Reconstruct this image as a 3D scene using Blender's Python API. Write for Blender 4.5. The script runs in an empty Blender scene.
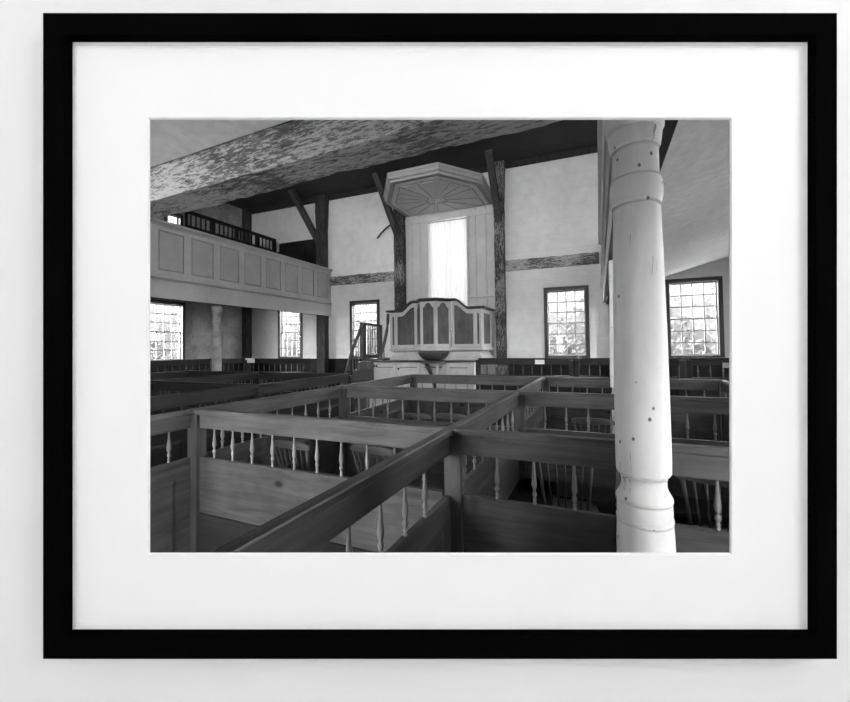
import bpy, bmesh, math, random
from mathutils import Vector, Matrix
random.seed(7)
PI = math.pi
S = bpy.context.scene
COL = S.collection
# ------------------------------------------------------------------ camera solution
F_PX = 388.459; PPX, PPY = 440.0, 336.0; EYE = 1.6
CR = Vector((0.93159696, 0.36323493, -0.0136924))      # camera right
CU = Vector((0.02213681, -0.01909516, 0.99957258))     # camera up
CF = Vector((-0.36281822, 0.93150188, 0.02582986))     # camera forward
CAM = Vector((0, 0, EYE))
PEW = 0.0282639                                        # the pews stand turned by this angle
def uv(u, v, z=0.0):
    return Vector((u*math.cos(PEW)+v*math.sin(PEW), -u*math.sin(PEW)+v*math.cos(PEW), z))

# ------------------------------------------------------------------ materials
def g(v): return (v, v, v, 1)
def new_mat(name):
    m = bpy.data.materials.new(name); m.use_nodes = True
    nt = m.node_tree; nt.nodes.clear()
    out = nt.nodes.new('ShaderNodeOutputMaterial'); b = nt.nodes.new('ShaderNodeBsdfPrincipled')
    nt.links.new(b.outputs[0], out.inputs[0])
    return m, nt, b, out
def coords(nt, scale, kind='Object'):
    tc = nt.nodes.new('ShaderNodeTexCoord'); mp = nt.nodes.new('ShaderNodeMapping')
    mp.inputs['Scale'].default_value = scale
    nt.links.new(tc.outputs[kind], mp.inputs[0]); return mp.outputs[0]
def noise(nt, vec, scale, detail=5, dist=0.0, rough=0.55):
    n = nt.nodes.new('ShaderNodeTexNoise'); n.inputs['Scale'].default_value = scale
    n.inputs['Detail'].default_value = detail; n.inputs['Distortion'].default_value = dist
    n.inputs['Roughness'].default_value = rough
    nt.links.new(vec, n.inputs['Vector']); return n.outputs['Fac']
def ramp(nt, fac, stops):
    r = nt.nodes.new('ShaderNodeValToRGB'); e = r.color_ramp.elements
    while len(e) < len(stops): e.new(0.5)
    for el, (p, c) in zip(e, stops): el.position = p; el.color = g(c)
    nt.links.new(fac, r.inputs[0]); return r.outputs[0]
def mixc(nt, fac, a, b, mode='MIX'):
    m = nt.nodes.new('ShaderNodeMix'); m.data_type = 'RGBA'; m.blend_type = mode
    for k, v in ((0, fac), (6, a), (7, b)):
        if isinstance(v, (int, float)):
            m.inputs[k].default_value = v if k == 0 else g(v)
        else: nt.links.new(v, m.inputs[k])
    return m.outputs[2]
def bump(nt, b, h, strength=0.3, dist=0.01):
    n = nt.nodes.new('ShaderNodeBump'); n.inputs['Strength'].default_value = strength
    n.inputs['Distance'].default_value = dist
    nt.links.new(h, n.inputs['Height']); nt.links.new(n.outputs[0], b.inputs['Normal'])
def plain(name, c, rough=0.6, spec=0.5):
    m, nt, b, o = new_mat(name); b.inputs['Base Color'].default_value = g(c)
    b.inputs['Roughness'].default_value = rough; b.inputs['Specular IOR Level'].default_value = spec
    return m
def wood(name, lo, hi, axis='x', rough=0.45, spec=0.25, knots=False):
    m, nt, b, o = new_mat(name)
    sc = {'x': (0.9, 11, 11), 'z': (11, 11, 0.9), 'y': (11, 0.9, 11)}[axis]
    v = coords(nt, sc)
    n1 = noise(nt, v, 2.2, 7, 0.8, 0.62)
    n2 = noise(nt, coords(nt, (1, 1, 1)), 2.3, 3)
    c1 = ramp(nt, n1, [(0.28, lo), (0.72, hi)])
    c2 = ramp(nt, n2, [(0.3, 0.55), (0.7, 1.25)])
    c = mixc(nt, 1.0, c1, c2, 'MULTIPLY')
    if knots:
        vo = nt.nodes.new('ShaderNodeTexVoronoi'); vo.inputs['Scale'].default_value = 1.9
        nt.links.new(coords(nt, (1.5, 1, 2.6)), vo.inputs['Vector'])
        k = ramp(nt, vo.outputs['Distance'], [(0.05, 0.12), (0.13, 1.0)])
        c = mixc(nt, 1.0, c, k, 'MULTIPLY')
    nt.links.new(c, b.inputs['Base Color'])
    b.inputs['Roughness'].default_value = rough; b.inputs['Specular IOR Level'].default_value = spec
    bump(nt, b, n1, 0.18, 0.004)
    return m
def plaster(name, lo, hi, scale=1.2, lines=0.0, rough=0.85, fine=0.06):
    m, nt, b, o = new_mat(name)
    v = coords(nt, (1, 1, 1))
    n1 = noise(nt, v, scale, 6, 0.6, 0.6); n2 = noise(nt, v, scale*9, 4)
    c = ramp(nt, n1, [(0.3, lo), (0.68, hi)])
    c = mixc(nt, 1.0, c, ramp(nt, n2, [(0.25, 1-fine*2), (0.7, 1.0)]), 'MULTIPLY')
    if lines:
        sx = nt.nodes.new('ShaderNodeSeparateXYZ'); nt.links.new(v, sx.inputs[0])
        w = noise(nt, coords(nt, (0.6, 0.6, 3)), 1.5, 2)
        ad = nt.nodes.new('ShaderNodeMath'); ad.operation = 'MULTIPLY_ADD'; ad.inputs[1].default_value = 0.04
        nt.links.new(w, ad.inputs[0]); nt.links.new(sx.outputs[2], ad.inputs[2])
        md = nt.nodes.new('ShaderNodeMath'); md.operation = 'MODULO'; md.inputs[1].default_value = lines
        nt.links.new(ad.outputs[0], md.inputs[0])
        l = ramp(nt, md.outputs[0], [(0.0, 0.80), (0.014, 1.0)])
        c = mixc(nt, 0.8, c, mixc(nt, 1.0, c, l, 'MULTIPLY'))
    nt.links.new(c, b.inputs['Base Color'])
    b.inputs['Roughness'].default_value = rough; b.inputs['Specular IOR Level'].default_value = 0.2
    bump(nt, b, n2, 0.15, 0.004)
    return m
def timber(name, lo, hi, axis='x', amt=0.5, rough=0.9, fine=1.0):
    """rough hewn timber carrying flakes of old whitewash"""
    m, nt, b, o = new_mat(name)
    sc = {'x': (1.0, 5, 5), 'z': (5, 5, 1.0), 'y': (5, 1.0, 5)}[axis]
    v = coords(nt, sc)
    n1 = noise(nt, v, 2.6*fine, 9, 0.5, 0.7); n2 = noise(nt, v, 9*fine, 10, 0.5, 0.78)
    n3 = noise(nt, coords(nt, (1, 1, 1)), 1.3, 4)
    d = ramp(nt, n1, [(0.3, lo*0.5), (0.7, lo*1.7)])
    a = nt.nodes.new('ShaderNodeMath'); a.operation = 'MULTIPLY_ADD'; a.inputs[1].default_value = 0.45
    nt.links.new(n3, a.inputs[0]); nt.links.new(n2, a.inputs[2])
    mr = nt.nodes.new('ShaderNodeMapRange')
    mr.inputs[1].default_value = 0.85-amt*0.25; mr.inputs[2].default_value = 0.93-amt*0.25
    nt.links.new(a.outputs[0], mr.inputs[0])
    c = mixc(nt, mr.outputs[0], d, ramp(nt, n1, [(0.25, hi*0.72), (0.7, hi*1.1)]))
    nt.links.new(c, b.inputs['Base Color'])
    b.inputs['Roughness'].default_value = rough; b.inputs['Specular IOR Level'].default_value = 0.15
    bump(nt, b, a.outputs[0], 0.7, 0.012)
    return m
def painted_column(name):
    m, nt, b, o = new_mat(name)
    v = coords(nt, (1, 1, 1))
    n1 = noise(nt, coords(nt, (1, 1, .35)), 5, 6, 0.8, 0.6)
    c = ramp(nt, n1, [(0.28, 0.70), (0.6, 0.86)])
    vo = nt.nodes.new('ShaderNodeTexVoronoi'); vo.inputs['Scale'].default_value = 14
    nt.links.new(coords(nt, (1, 1, 0.8)), vo.inputs['Vector'])
    k = ramp(nt, vo.outputs['Distance'], [(0.055, 0.18), (0.10, 1.0)])
    c = mixc(nt, 1.0, c, k, 'MULTIPLY')
    cr = noise(nt, coords(nt, (1, 1, .12)), 34, 5, 0.4, 0.6)
    c = mixc(nt, 1.0, c, ramp(nt, cr, [(0.30, 0.35), (0.36, 1.0)]), 'MULTIPLY')
    nt.links.new(c, b.inputs['Base Color']); b.inputs['Roughness'].default_value = 0.6
    b.inputs['Specular IOR Level'].default_value = 0.3
    bump(nt, b, n1, 0.2, 0.006)
    return m
def glass_mat():
    m = bpy.data.materials.new('window_glass'); m.use_nodes = True; nt = m.node_tree; nt.nodes.clear()
    o = nt.nodes.new('ShaderNodeOutputMaterial'); t = nt.nodes.new('ShaderNodeBsdfTransparent')
    gl = nt.nodes.new('ShaderNodeBsdfGlossy'); gl.inputs['Roughness'].default_value = 0.03
    t.inputs[0].default_value = g(0.95)
    mx = nt.nodes.new('ShaderNodeMixShader'); mx.inputs[0].default_value = 0.007
    nt.links.new(t.outputs[0], mx.inputs[1]); nt.links.new(gl.outputs[0], mx.inputs[2]); nt.links.new(mx.outputs[0], o.inputs[0])
    return m
def cloth_mat():
    m = bpy.data.materials.new('sheer_cloth'); m.use_nodes = True; nt = m.node_tree; nt.nodes.clear()
    o = nt.nodes.new('ShaderNodeOutputMaterial'); d = nt.nodes.new('ShaderNodeBsdfDiffuse'); t = nt.nodes.new('ShaderNodeBsdfTranslucent')
    d.inputs[0].default_value = g(0.85); t.inputs[0].default_value = g(0.5)
    mx = nt.nodes.new('ShaderNodeMixShader'); mx.inputs[0].default_value = 0.05
    nt.links.new(d.outputs[0], mx.inputs[1]); nt.links.new(t.outputs[0], mx.inputs[2]); nt.links.new(mx.outputs[0], o.inputs[0])
    return m
def leaf_mat():
    m = bpy.data.materials.new('leaf'); m.use_nodes = True; nt = m.node_tree; nt.nodes.clear()
    o = nt.nodes.new('ShaderNodeOutputMaterial'); d = nt.nodes.new('ShaderNodeBsdfDiffuse'); t = nt.nodes.new('ShaderNodeBsdfTranslucent')
    c = ramp(nt, noise(nt, coords(nt, (1, 1, 1)), 3, 3), [(0.3, 0.072), (0.7, 0.095)])
    nt.links.new(c, d.inputs[0]); nt.links.new(c, t.inputs[0])
    mx = nt.nodes.new('ShaderNodeMixShader'); mx.inputs[0].default_value = 0.5
    nt.links.new(d.outputs[0], mx.inputs[1]); nt.links.new(t.outputs[0], mx.inputs[2]); nt.links.new(mx.outputs[0], o.inputs[0])
    return m

M = dict(
    pew_x=wood('pew_wood', 0.028, 0.08, 'x'), pew_dx=wood('shaded_pew_wood', 0.010, 0.028, 'x', spec=0.15), pew_dz=wood('shaded_pew_post_wood', 0.010, 0.026, 'z', spec=0.15), pew_z=wood('pew_post_wood', 0.022, 0.055, 'z'),  # dark variants hold the shadow over the side and wall pews
    pew_board=wood('pew_board_wood', 0.024, 0.07, 'x', spec=0.15, knots=True), baluster=plain('baluster_paint', 0.115, 0.5), baluster_shaded=plain('shaded_baluster_tone', 0.035, 0.5),  # dark baluster variant carries the same painted shadow
    stair=wood('stair_wood', 0.05, 0.11, 'z'), bench=wood('bench_wood', 0.009, 0.022, 'x', spec=0.1), chair=wood('chair_wood', 0.025, 0.055, 'z'),
    chair_crest=wood('chair_crest_wood', 0.06, 0.11, 'x'),
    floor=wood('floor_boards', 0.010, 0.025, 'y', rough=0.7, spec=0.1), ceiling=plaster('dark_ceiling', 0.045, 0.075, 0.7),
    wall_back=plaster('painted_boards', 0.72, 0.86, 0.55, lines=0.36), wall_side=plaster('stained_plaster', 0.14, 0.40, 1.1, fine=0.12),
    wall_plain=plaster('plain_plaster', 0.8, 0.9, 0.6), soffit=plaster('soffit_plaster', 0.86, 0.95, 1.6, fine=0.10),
    post=timber('post_timber', 0.04, 0.30, 'z', 0.5), girt=timber('girt_timber', 0.09, 0.5, 'x', 0.62),
    brace=timber('brace_timber', 0.05, 0.2, 'z', 0.12), beam=timber('beam_timber', 0.13, 0.62, 'x', 0.66, fine=1.5), beam_dark=timber('dark_timber', 0.035, 0.1, 'y', 0.1),
    gallery=plaster('gallery_paint', 0.38, 0.47, 1.5, fine=0.04), gallery_panel=plaster('gallery_panel_paint', 0.34, 0.42, 1.5, fine=0.04),
    pulpit=plaster('pulpit_paint', 0.42, 0.52, 2.5, fine=0.06), pulpit_panel=wood('pulpit_panel_paint', 0.055, 0.11, 'z', 0.5),
    pulpit_dark=wood('pulpit_cap_wood', 0.04, 0.08, 'x'), cabinet=plaster('cabinet_paint', 0.42, 0.55, 2, fine=0.06),
    board_white=plaster('white_boards', 0.5, 0.62, 1.2, fine=0.04), casing=plain('casing_black', 0.018, 0.5), sash=plain('sash_paint', 0.3, 0.6),
    column=painted_column('column_paint'), column_shaded=plaster('shaded_column_paint', 0.2, 0.36, 7, fine=0.15), glass=glass_mat(), cloth=cloth_mat(), leaf=leaf_mat(), bark=timber('bark', 0.06, 0.1, 'z', 0.1),  # grey column copy has shade painted into its colour
    grass=plaster('grass', 0.10, 0.2, 2.0), iron=plain('iron', 0.01, 0.5), paper=plain('paper', 0.8, 0.8), card=plain('grey_card', 0.3, 0.8),
    canopy_soffit=plaster('lit_canopy_soffit', 0.56, 0.66, 2.0, fine=0.04), canopy=plaster('canopy_paint', 0.30, 0.37, 2.0, fine=0.04), canopy_line=plain('canopy_line_paint', 0.22, 0.6),  # soffit tone lightened in place of light bounced off the floor
    frame=plain('frame_black', 0.0022, 0.85, 0.0), mat=plain('mat_board', 0.95, 0.95, 0.0), bevel=plain('mat_core', 0.93, 0.95, 0.0),
    gal_wall=plain('gallery_wall_paint', 0.86, 0.95, 0.0), gal_floor=wood('gallery_floor', 0.35, 0.5, 'x'),
)

# ------------------------------------------------------------------ mesh helpers
class MB:
    def __init__(self): self.bm = bmesh.new()
    def box(self, x0, x1, y0, y1, z0, z1):
        vs = [self.bm.verts.new(p) for p in ((x0,y0,z0),(x1,y0,z0),(x1,y1,z0),(x0,y1,z0),(x0,y0,z1),(x1,y0,z1),(x1,y1,z1),(x0,y1,z1))]
        for f in ((3,2,1,0),(4,5,6,7),(0,1,5,4),(1,2,6,5),(2,3,7,6),(3,0,4,7)): self.bm.faces.new([vs[i] for i in f])
        return self
    def hexa(self, pts):
        vs = [self.bm.verts.new(p) for p in pts]
        for f in ((3,2,1,0),(4,5,6,7),(0,1,5,4),(1,2,6,5),(2,3,7,6),(3,0,4,7)): self.bm.faces.new([vs[i] for i in f])
        return self
    def prism(self, pts, vec):
        vec = Vector(vec); a = [self.bm.verts.new(p) for p in pts]; b = [self.bm.verts.new(Vector(p)+vec) for p in pts]
        n = len(pts); self.bm.faces.new(a[::-1]); self.bm.faces.new(b)
        for i in range(n): self.bm.faces.new([a[i], a[(i+1)%n], b[(i+1)%n], b[i]])
        return self
    def loft(self, rings, caps=True, closed=True):
        R = [[self.bm.verts.new(p) for p in r] for r in rings]; n = len(rings[0])
        for a, b in zip(R, R[1:]):
            for i in range(n if closed else n-1): self.bm.faces.new([a[i], a[(i+1)%n], b[(i+1)%n], b[i]])
        if caps: self.bm.faces.new(R[0][::-1]); self.bm.faces.new(R[-1])
        return self
    def lathe(self, prof, n=16, c=(0,0)):
        return self.loft([[(c[0]+r*math.cos(2*PI*i/n), c[1]+r*math.sin(2*PI*i/n), z) for i in range(n)] for r, z in prof])
    def tube(self, path, r, n=8, sy=1.0):
        path = [Vector(p) for p in path]; rings = []
        for i, p in enumerate(path):
            t = (path[min(i+1, len(path)-1)]-path[max(i-1, 0)]).normalized()
            a = t.cross(Vector((0,0,1))) if abs(t.z) < 0.95 else t.cross(Vector((1,0,0)))
            a.normalize(); b = a.cross(t).normalized(); rr = r[i] if isinstance(r, (list, tuple)) else r
            rings.append([p+a*rr*math.cos(2*PI*k/n)+b*rr*sy*math.sin(2*PI*k/n) for k in range(n)])
        return self.loft(rings)
    def bar(self, p0, p1, w, h, up=(0,0,1)):
        p0, p1 = Vector(p0), Vector(p1); t = (p1-p0).normalized(); up = Vector(up)
        a = t.cross(up).normalized(); b = a.cross(t).normalized()
        c = [p+a*sx*w/2+b*sz*h/2 for p in (p0, p1) for sx, sz in ((-1,-1),(1,-1),(1,1),(-1,1))]
        return self.loft([c[:4], c[4:]])
    def mesh(self, name, mat, bevel=0.0, smooth=False):
        bmesh.ops.recalc_face_normals(self.bm, faces=self.bm.faces)
        if bevel: bmesh.ops.bevel(self.bm, geom=list(self.bm.edges), offset=bevel, segments=2, affect='EDGES', profile=0.5, clamp_overlap=True)
        me = bpy.data.meshes.new(name); self.bm.to_mesh(me); self.bm.free()
        me.materials.append(mat)
        if smooth:
            for p in me.polygons: p.use_smooth = True
        return me
    def build(self, name, mat, parent=None, bevel=0.0, smooth=False):
        return put(name, self.mesh(name, mat, bevel, smooth), parent)
def put(name, me, parent=None, loc=None):
    o = bpy.data.objects.new(name, me); COL.objects.link(o)
    if parent: o.parent = parent
    if loc is not None: o.location = loc
    return o
def tag(o, label, cat, group=None, kind=None):
    o['label'] = label; o['category'] = cat
    if group: o['group'] = group
    if kind: o['kind'] = kind
    return o
def thing(name, label, cat, loc=(0,0,0), rz=0.0, group=None, kind=None):
    o = bpy.data.objects.new(name, None); COL.objects.link(o); o.location = loc; o.rotation_euler = (0,0,rz)
    o.empty_display_size = 0.1
    return tag(o, label, cat, group, kind)
def struct(o, label=None, cat=None):
    o['kind'] = 'structure'
    if label: o['label'] = label; o['category'] = cat
    return o
def wall_mb(u0, u1, z0, z1, holes, fn, mb=None):
    """solid wall between u0..u1, z0..z1 minus holes; fn(u,z,side)->point"""
    mb = mb or MB()
    us = sorted({u0, u1, *[h[0] for h in holes], *[h[1] for h in holes]}); zs = sorted({z0, z1, *[h[2] for h in holes], *[h[3] for h in holes]})
    us = [u for u in us if u0 <= u <= u1]; zs = [z for z in zs if z0 <= z <= z1]
    for a, b in zip(us, us[1:]):
        for c, d in zip(zs, zs[1:]):
            mu, mz = (a+b)/2, (c+d)/2
            if any(h[0] < mu < h[1] and h[2] < mz < h[3] for h in holes): continue
            mb.hexa([fn(a,c,0), fn(b,c,0), fn(b,c,1), fn(a,c,1), fn(a,d,0), fn(b,d,0), fn(b,d,1), fn(a,d,1)])
    bmesh.ops.remove_doubles(mb.bm, verts=mb.bm.verts, dist=1e-5)
    mb.bm.verts.index_update(); seen = {}
    for f in mb.bm.faces: seen.setdefault(frozenset(v.index for v in f.verts), []).append(f)
    bmesh.ops.delete(mb.bm, geom=[f for l in seen.values() if len(l) > 1 for f in l], context='FACES_ONLY')
    return mb

# ------------------------------------------------------------------ windows (local: x right, z up, y outwards; origin at sill centre, inner wall face)
WIN_N = [0]
def make_window(loc, rz, w, h, label, cols=4, rows=6, casing=0.085, sill=True, T=0.16, tilt=None):
    WIN_N[0] += 1
    root = thing('window_%d' % WIN_N[0], label, 'window', loc, rz, kind='structure')
    if tilt is not None: root.matrix_world = tilt
    b = MB(); c = casing
    b.box(-w/2, -w/2+c, -0.03, T, 0, h); b.box(w/2-c, w/2, -0.03, T, 0, h)
    b.box(-w/2+c, w/2-c, -0.03, T, h-c, h); b.box(-w/2+c, w/2-c, -0.03, T, 0, 0.05)
    b.build('casing', M['casing'], root)
    x0, x1, z0, z1 = -w/2+c, w/2-c, 0.05, h-c; zm = (z0+z1)/2
    for nm, za, zb, y in (('lower_sash', z0, zm+0.015, 0.05), ('upper_sash', zm-0.015, z1, 0.085)):
        s = MB(); r = rows//2; fr = 0.022; mu = 0.011
        s.box(x0, x0+fr, y, y+0.03, za, zb); s.box(x1-fr, x1, y, y+0.03, za, zb)
        s.box(x0+fr, x1-fr, y, y+0.03, za, za+0.03); s.box(x0+fr, x1-fr, y, y+0.03, zb-0.03, zb)
        for i in range(1, cols):
            x = x0+fr+(x1-x0-2*fr)*i/cols; s.box(x-mu, x+mu, y, y+0.026, za+0.03, zb-0.03)
        for j in range(1, r):
            z = za+0.03+(zb-za-0.06)*j/r; s.box(x0+fr, x1-fr, y+0.001, y+0.025, z-mu, z+mu)
        so = s.build(nm, M['sash'], root)
        gmb = MB(); gmb.box(x0+fr, x1-fr, y+0.0115, y+0.0145, za+0.03, zb-0.03); gmb.build('pane', M['glass'], so)
    return root
PORTALS = []
def portal(center, normal, w, h):
    L = bpy.data.lights.new('daylight_portal', 'AREA'); L.shape = 'RECTANGLE'; L.size = w; L.size_y = h; L.energy = 0
    L.cycles.is_portal = True
    o = bpy.data.objects.new('daylight_portal', L); COL.objects.link(o); o.location = center
    o.rotation_euler = Vector(normal).to_track_quat('-Z', 'Y').to_euler()

# ------------------------------------------------------------------ shell
YW, XL, XR, ZC = 9.861, -10.82, 3.5, 6.28
SILL, HEAD = 1.27, 3.0
back_win = [(-9.477, -8.504, SILL, 2.97), (-6.72, -5.71, SILL, 2.98), (-1.073, -0.035, SILL, HEAD), (1.545, 2.62, SILL, 3.006)]
PW = (-4.165, -3.02, 2.0, 5.05)
mb = wall_mb(XL-0.2, XR+0.2, 0, ZC+0.1, back_win+[PW], lambda u, z, s: (u, YW+0.2*s, z))
struct(mb.build('wall_back', M['wall_back']))
left_win = [(6.63, 7.69, SILL, 2.94), (7.1, 7.62, 4.9, 5.45), (3.6, 4.66, 4.5, 6.0), (0.4, 1.46, 4.5, 6.0)]
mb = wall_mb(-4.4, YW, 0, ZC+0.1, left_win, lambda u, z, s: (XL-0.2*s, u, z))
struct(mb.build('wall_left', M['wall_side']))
right_win = [(6.6, 7.66, SILL, 2.94), (3.2, 4.26, SILL, 2.94)]
mb = wall_mb(0.8, YW, 0, ZC+0.1, right_win, lambda u, z, s: (XR+0.2*s, u, z))
struct(mb.build('wall_right', M['wall_plain']))
# house floor and ceiling follow the slanting near wall
def near_y(x, dep): return (dep+0.36281822*x)/0.93150188
def slab(z0, z1, dep):
    pts = [(XL-0.2, near_y(XL-0.2, dep), z0), (XR+0.2, near_y(XR+0.2, dep), z0), (XR+0.2, YW+0.2, z0), (XL-0.2, YW+0.2, z0)]
    return MB().prism(pts, (0, 0, z1-z0))
struct(slab(-0.15, 0.0, 0.25).build('floor', M['floor']))
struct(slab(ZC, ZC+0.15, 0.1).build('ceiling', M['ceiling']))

# near wall that carries the framed opening: local x = camera right, y = camera up, z = towards the camera
LOC = Matrix((( CR.x, CU.x, -CF.x, 0), (CR.y, CU.y, -CF.y, 0), (CR.z, CU.z, -CF.z, EYE), (0,0,0,1)))
def P(px, py, d): return ((px-PPX)/F_PX*d, (PPY-py)/F_PX*d, -d)
DW = 0.264
rear_light_win = [(-3.4, -2.7, -0.33, 1.37)]  # unseen window added to throw light on the near pews
LIGHT_GAPS = [(-1.66, -1.24, -1.6, 0.45), (1.24, 1.44, -1.6, 0.45)]  # made-up unseen doorways, added to light the column and pew fronts
UP_LIGHT_WIN = [(-6.6, -5.54, 2.9, 4.0), (-4.2, -3.14, 2.9, 4.0), (-1.6, -0.54, 2.9, 4.0), (1.1, 2.16, 2.9, 4.0)]  # unseen upper windows added to brighten the pulpit wall
hf = (P(134, 104, DW), P(746, 569, DW)); DB = 0.40; hb = (P(128, 98, DB), P(752, 575, DB))
hx0, hx1, hy0, hy1 = hf[0][0], hf[1][0], hf[1][1], hf[0][1]
bx0, bx1, by0, by1 = hb[0][0], hb[1][0], hb[1][1], hb[0][1]
def rearfn(u, z, s):
    x, y = u, z
    if s == 1:
        if abs(u-hx0) < 1e-9: x = bx0
        if abs(u-hx1) < 1e-9: x = bx1
        if abs(z-hy0) < 1e-9: y = by0
        if abs(z-hy1) < 1e-9: y = by1
    return (x, y, -(DW if s == 0 else DB))
mb = wall_mb(-12.0, 4.6, -1.75, 4.95, rear_light_win+UP_LIGHT_WIN+LIGHT_GAPS+[(hx0, hx1, hy0, hy1)], rearfn)
o = struct(mb.build('wall_rear', M['gal_wall'])); o.matrix_world = LOC
o.data.materials.append(M['wall_plain'])
for p in o.data.polygons:
    if p.normal.z < -0.5 or p.center.x < -1.15 or p.center.x > 1.15 or p.center.y > 1.0: p.material_index = 1

def win_label(i): return i
make_window(((-9.477-8.504)/2, YW, SILL), 0, 0.973, 1.70, 'narrow sash window on the pulpit wall under the left gallery, right of corner post')
make_window((-6.215, YW, SILL), 0, 1.01, 1.71, 'sash window behind the pulpit stair balusters')
make_window((-0.554, YW, SILL), 0, 1.038, 1.73, 'black cased sash window between pulpit and the white column')
make_window((2.0825, YW, SILL), 0, 1.075, 1.736, 'black cased sash window right of the white column')
for (a, b, z0, z1) in back_win: portal(((a+b)/2, YW+0.19, (z0+z1)/2), (0,-1,0), b-a, z1-z0)
portal(((PW[0]+PW[1])/2, YW+0.19, (PW[2]+PW[3])/2), (0,-1,0), PW[1]-PW[0], PW[3]-PW[2])
for i, (a, b, z0, z1) in enumerate(left_win):
    lab = ['sash window on the left wall beneath the gallery, cut by the print edge', 
           'small upper window on the left wall glimpsed above the gallery parapet', 'upper sash window halfway along the left gallery', 'upper sash window at the near end of the left gallery'][i]
    make_window((XL, (a+b)/2, z0), PI/2, b-a, z1-z0, lab); portal((XL-0.19, (a+b)/2, (z0+z1)/2), (1,0,0), b-a, z1-z0)
for i, (a, b, z0, z1) in enumerate(right_win):
    lab = ['lower sash window on the right wall toward the pulpit end', 'lower sash window on the right wall toward the near end'][i]
    make_window((XR, (a+b)/2, z0), -PI/2, b-a, z1-z0, lab); portal((XR+0.19, (a+b)/2, (z0+z1)/2), (-1,0,0), b-a, z1-z0)
for i, (a, b, z0, z1) in enumerate(rear_light_win+UP_LIGHT_WIN):
    lab = ('lower' if i < 1 else 'upper')+' sash window added for light in the near wall, '+['left of the gallery room', 'nearest the left corner', 'over the lower window', 'above the gallery room', 'beside the right corner'][i]
    # inner face of the near wall looks along +forward
    X, Y, Z = CR*-1, CF*-1, CU
    o0 = CAM + CR*((a+b)/2) + CU*z0 + CF*DB
    mt = Matrix(((X.x, Y.x, Z.x, o0.x), (X.y, Y.y, Z.y, o0.y), (X.z, Y.z, Z.z, o0.z), (0,0,0,1)))
    make_window((0,0,0), 0, b-a, z1-z0, lab, tilt=mt, T=0.12, cols=6 if b-a > 1.5 else 4 if b-a > 0.8 else 2, rows=2 if b-a > 1.5 else 6)
    c = CAM + CR*((a+b)/2) + CU*((z0+z1)/2) + CF*(DW+0.01); portal(c, CF, b-a, z1-z0)

for k, (a, b, z0, z1) in enumerate(LIGHT_GAPS):  # casings round the added light openings
    mb = MB()
    mb.box(a-0.09, a, -DB-0.03, -DB-0.0005, z0, z1+0.09); mb.box(b, b+0.09, -DB-0.03, -DB-0.0005, z0, z1+0.09); mb.box(a, b, -DB-0.03, -DB-0.0005, z1, z1+0.09)
    for v in mb.bm.verts: v.co = Vector((v.co.x, v.co.z, v.co.y))
    o = mb.build('light_gap_%d' % (k+1), M['casing']); o.matrix_world = LOC; struct(o)
    c = CAM + CR*((a+b)/2) + CU*((z0+z1)/2) + CF*(DW+0.01); portal(c, CF, b-a, z1-z0)

# ------------------------------------------------------------------ gallery room on the camera's side
RY = math.atan2(CR.y, CR.x)
def groom(name, x0, x1, y0, y1, z0, z1, m):
    b = MB().box(x0, x1, y0, y1, z0, z1); o = b.build(name, m); o.rotation_euler = (0,0,RY); return struct(o)
groom('floor_gallery', -1.18, 1.18, -3.4, 0.34, -0.12, 0.0, M['gal_floor'])
groom('ceiling_gallery', -1.18, 1.18, -3.4, 0.30, 2.3, 2.36, M['gal_wall'])
groom('wall_gallery_left', -1.18, -1.08, -3.25, 0.33, 0.0, 2.3, M['gal_wall'])
groom('wall_gallery_right', 1.08, 1.18, -3.25, 0.33, 0.0, 2.3, M['gal_wall'])
groom('wall_gallery_rear', -1.18, 1.18, -3.4, -3.25, 0.0, 2.3, M['gal_wall'])

# ------------------------------------------------------------------ the picture frame
fr = thing('picture_frame', 'square black picture frame with wide white mat hung on the pale gallery wall', 'picture frame')
fr.matrix_world = LOC
D0, DM = 0.250, 0.256
ox0, oy1, _ = P(43, 13, D0); ox1, oy0, _ = P(837, 659, D0)
ix0, iy1, _ = P(72.6, 42.2, DM); ix1, iy0, _ = P(807.4, 629.3, DM)
def ring(mb, o, i, za, zb):
    O = [(o[0],o[2]),(o[1],o[2]),(o[1],o[3]),(o[0],o[3])]; I = [(i[0],i[2]),(i[1],i[2]),(i[1],i[3]),(i[0],i[3])]
    for k in range(4):
        l = (k+1) % 4
        mb.hexa([(*O[k],za), (*O[l],za), (*I[l],za), (*I[k],za), (*O[k],zb), (*O[l],zb), (*I[l],zb), (*I[k],zb)])
    bmesh.ops.remove_doubles(mb.bm, verts=mb.bm.verts, dist=1e-6)
mb = MB(); ring(mb, (ox0,ox1,oy0,oy1), (ix0,ix1,iy0,iy1), -DW+0.0003, -D0); mb.build('moulding', M['frame'], fr)
wx0, wy1, _ = P(147.6, 117.5, DM); wx1, wy0, _ = P(732.0, 555.2, DM)
vx0, vy1, _ = P(149.7, 119.9, 0.2572); vx1, vy0, _ = P(729.9, 552.6, 0.2572)
mb = MB(); ring(mb, (ix0,ix1,iy0,iy1), (wx0,wx1,wy0,wy1), -0.2584, -DM); mo = mb.build('mat_board', M['mat'], fr)
mb = MB()
a = [(wx0,wy0),(wx1,wy0),(wx1,wy1),(wx0,wy1)]; b = [(vx0,vy0),(vx1,vy0),(vx1,vy1),(vx0,vy1)]
for k in range(4):
    l = (k+1) % 4
    q = 0.2584/0.2572*1.004
    mb.hexa([(*a[k],-0.2583), (*a[l],-0.2583), (b[l][0]*q,b[l][1]*q,-0.2583), (b[k][0]*q,b[k][1]*q,-0.2583), (*a[k],-DM-0.00002), (*a[l],-DM-0.00002), (*b[l],-0.2572), (*b[k],-0.2572)])
mb.build('mat_bevel', M['bevel'], mo)

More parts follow.
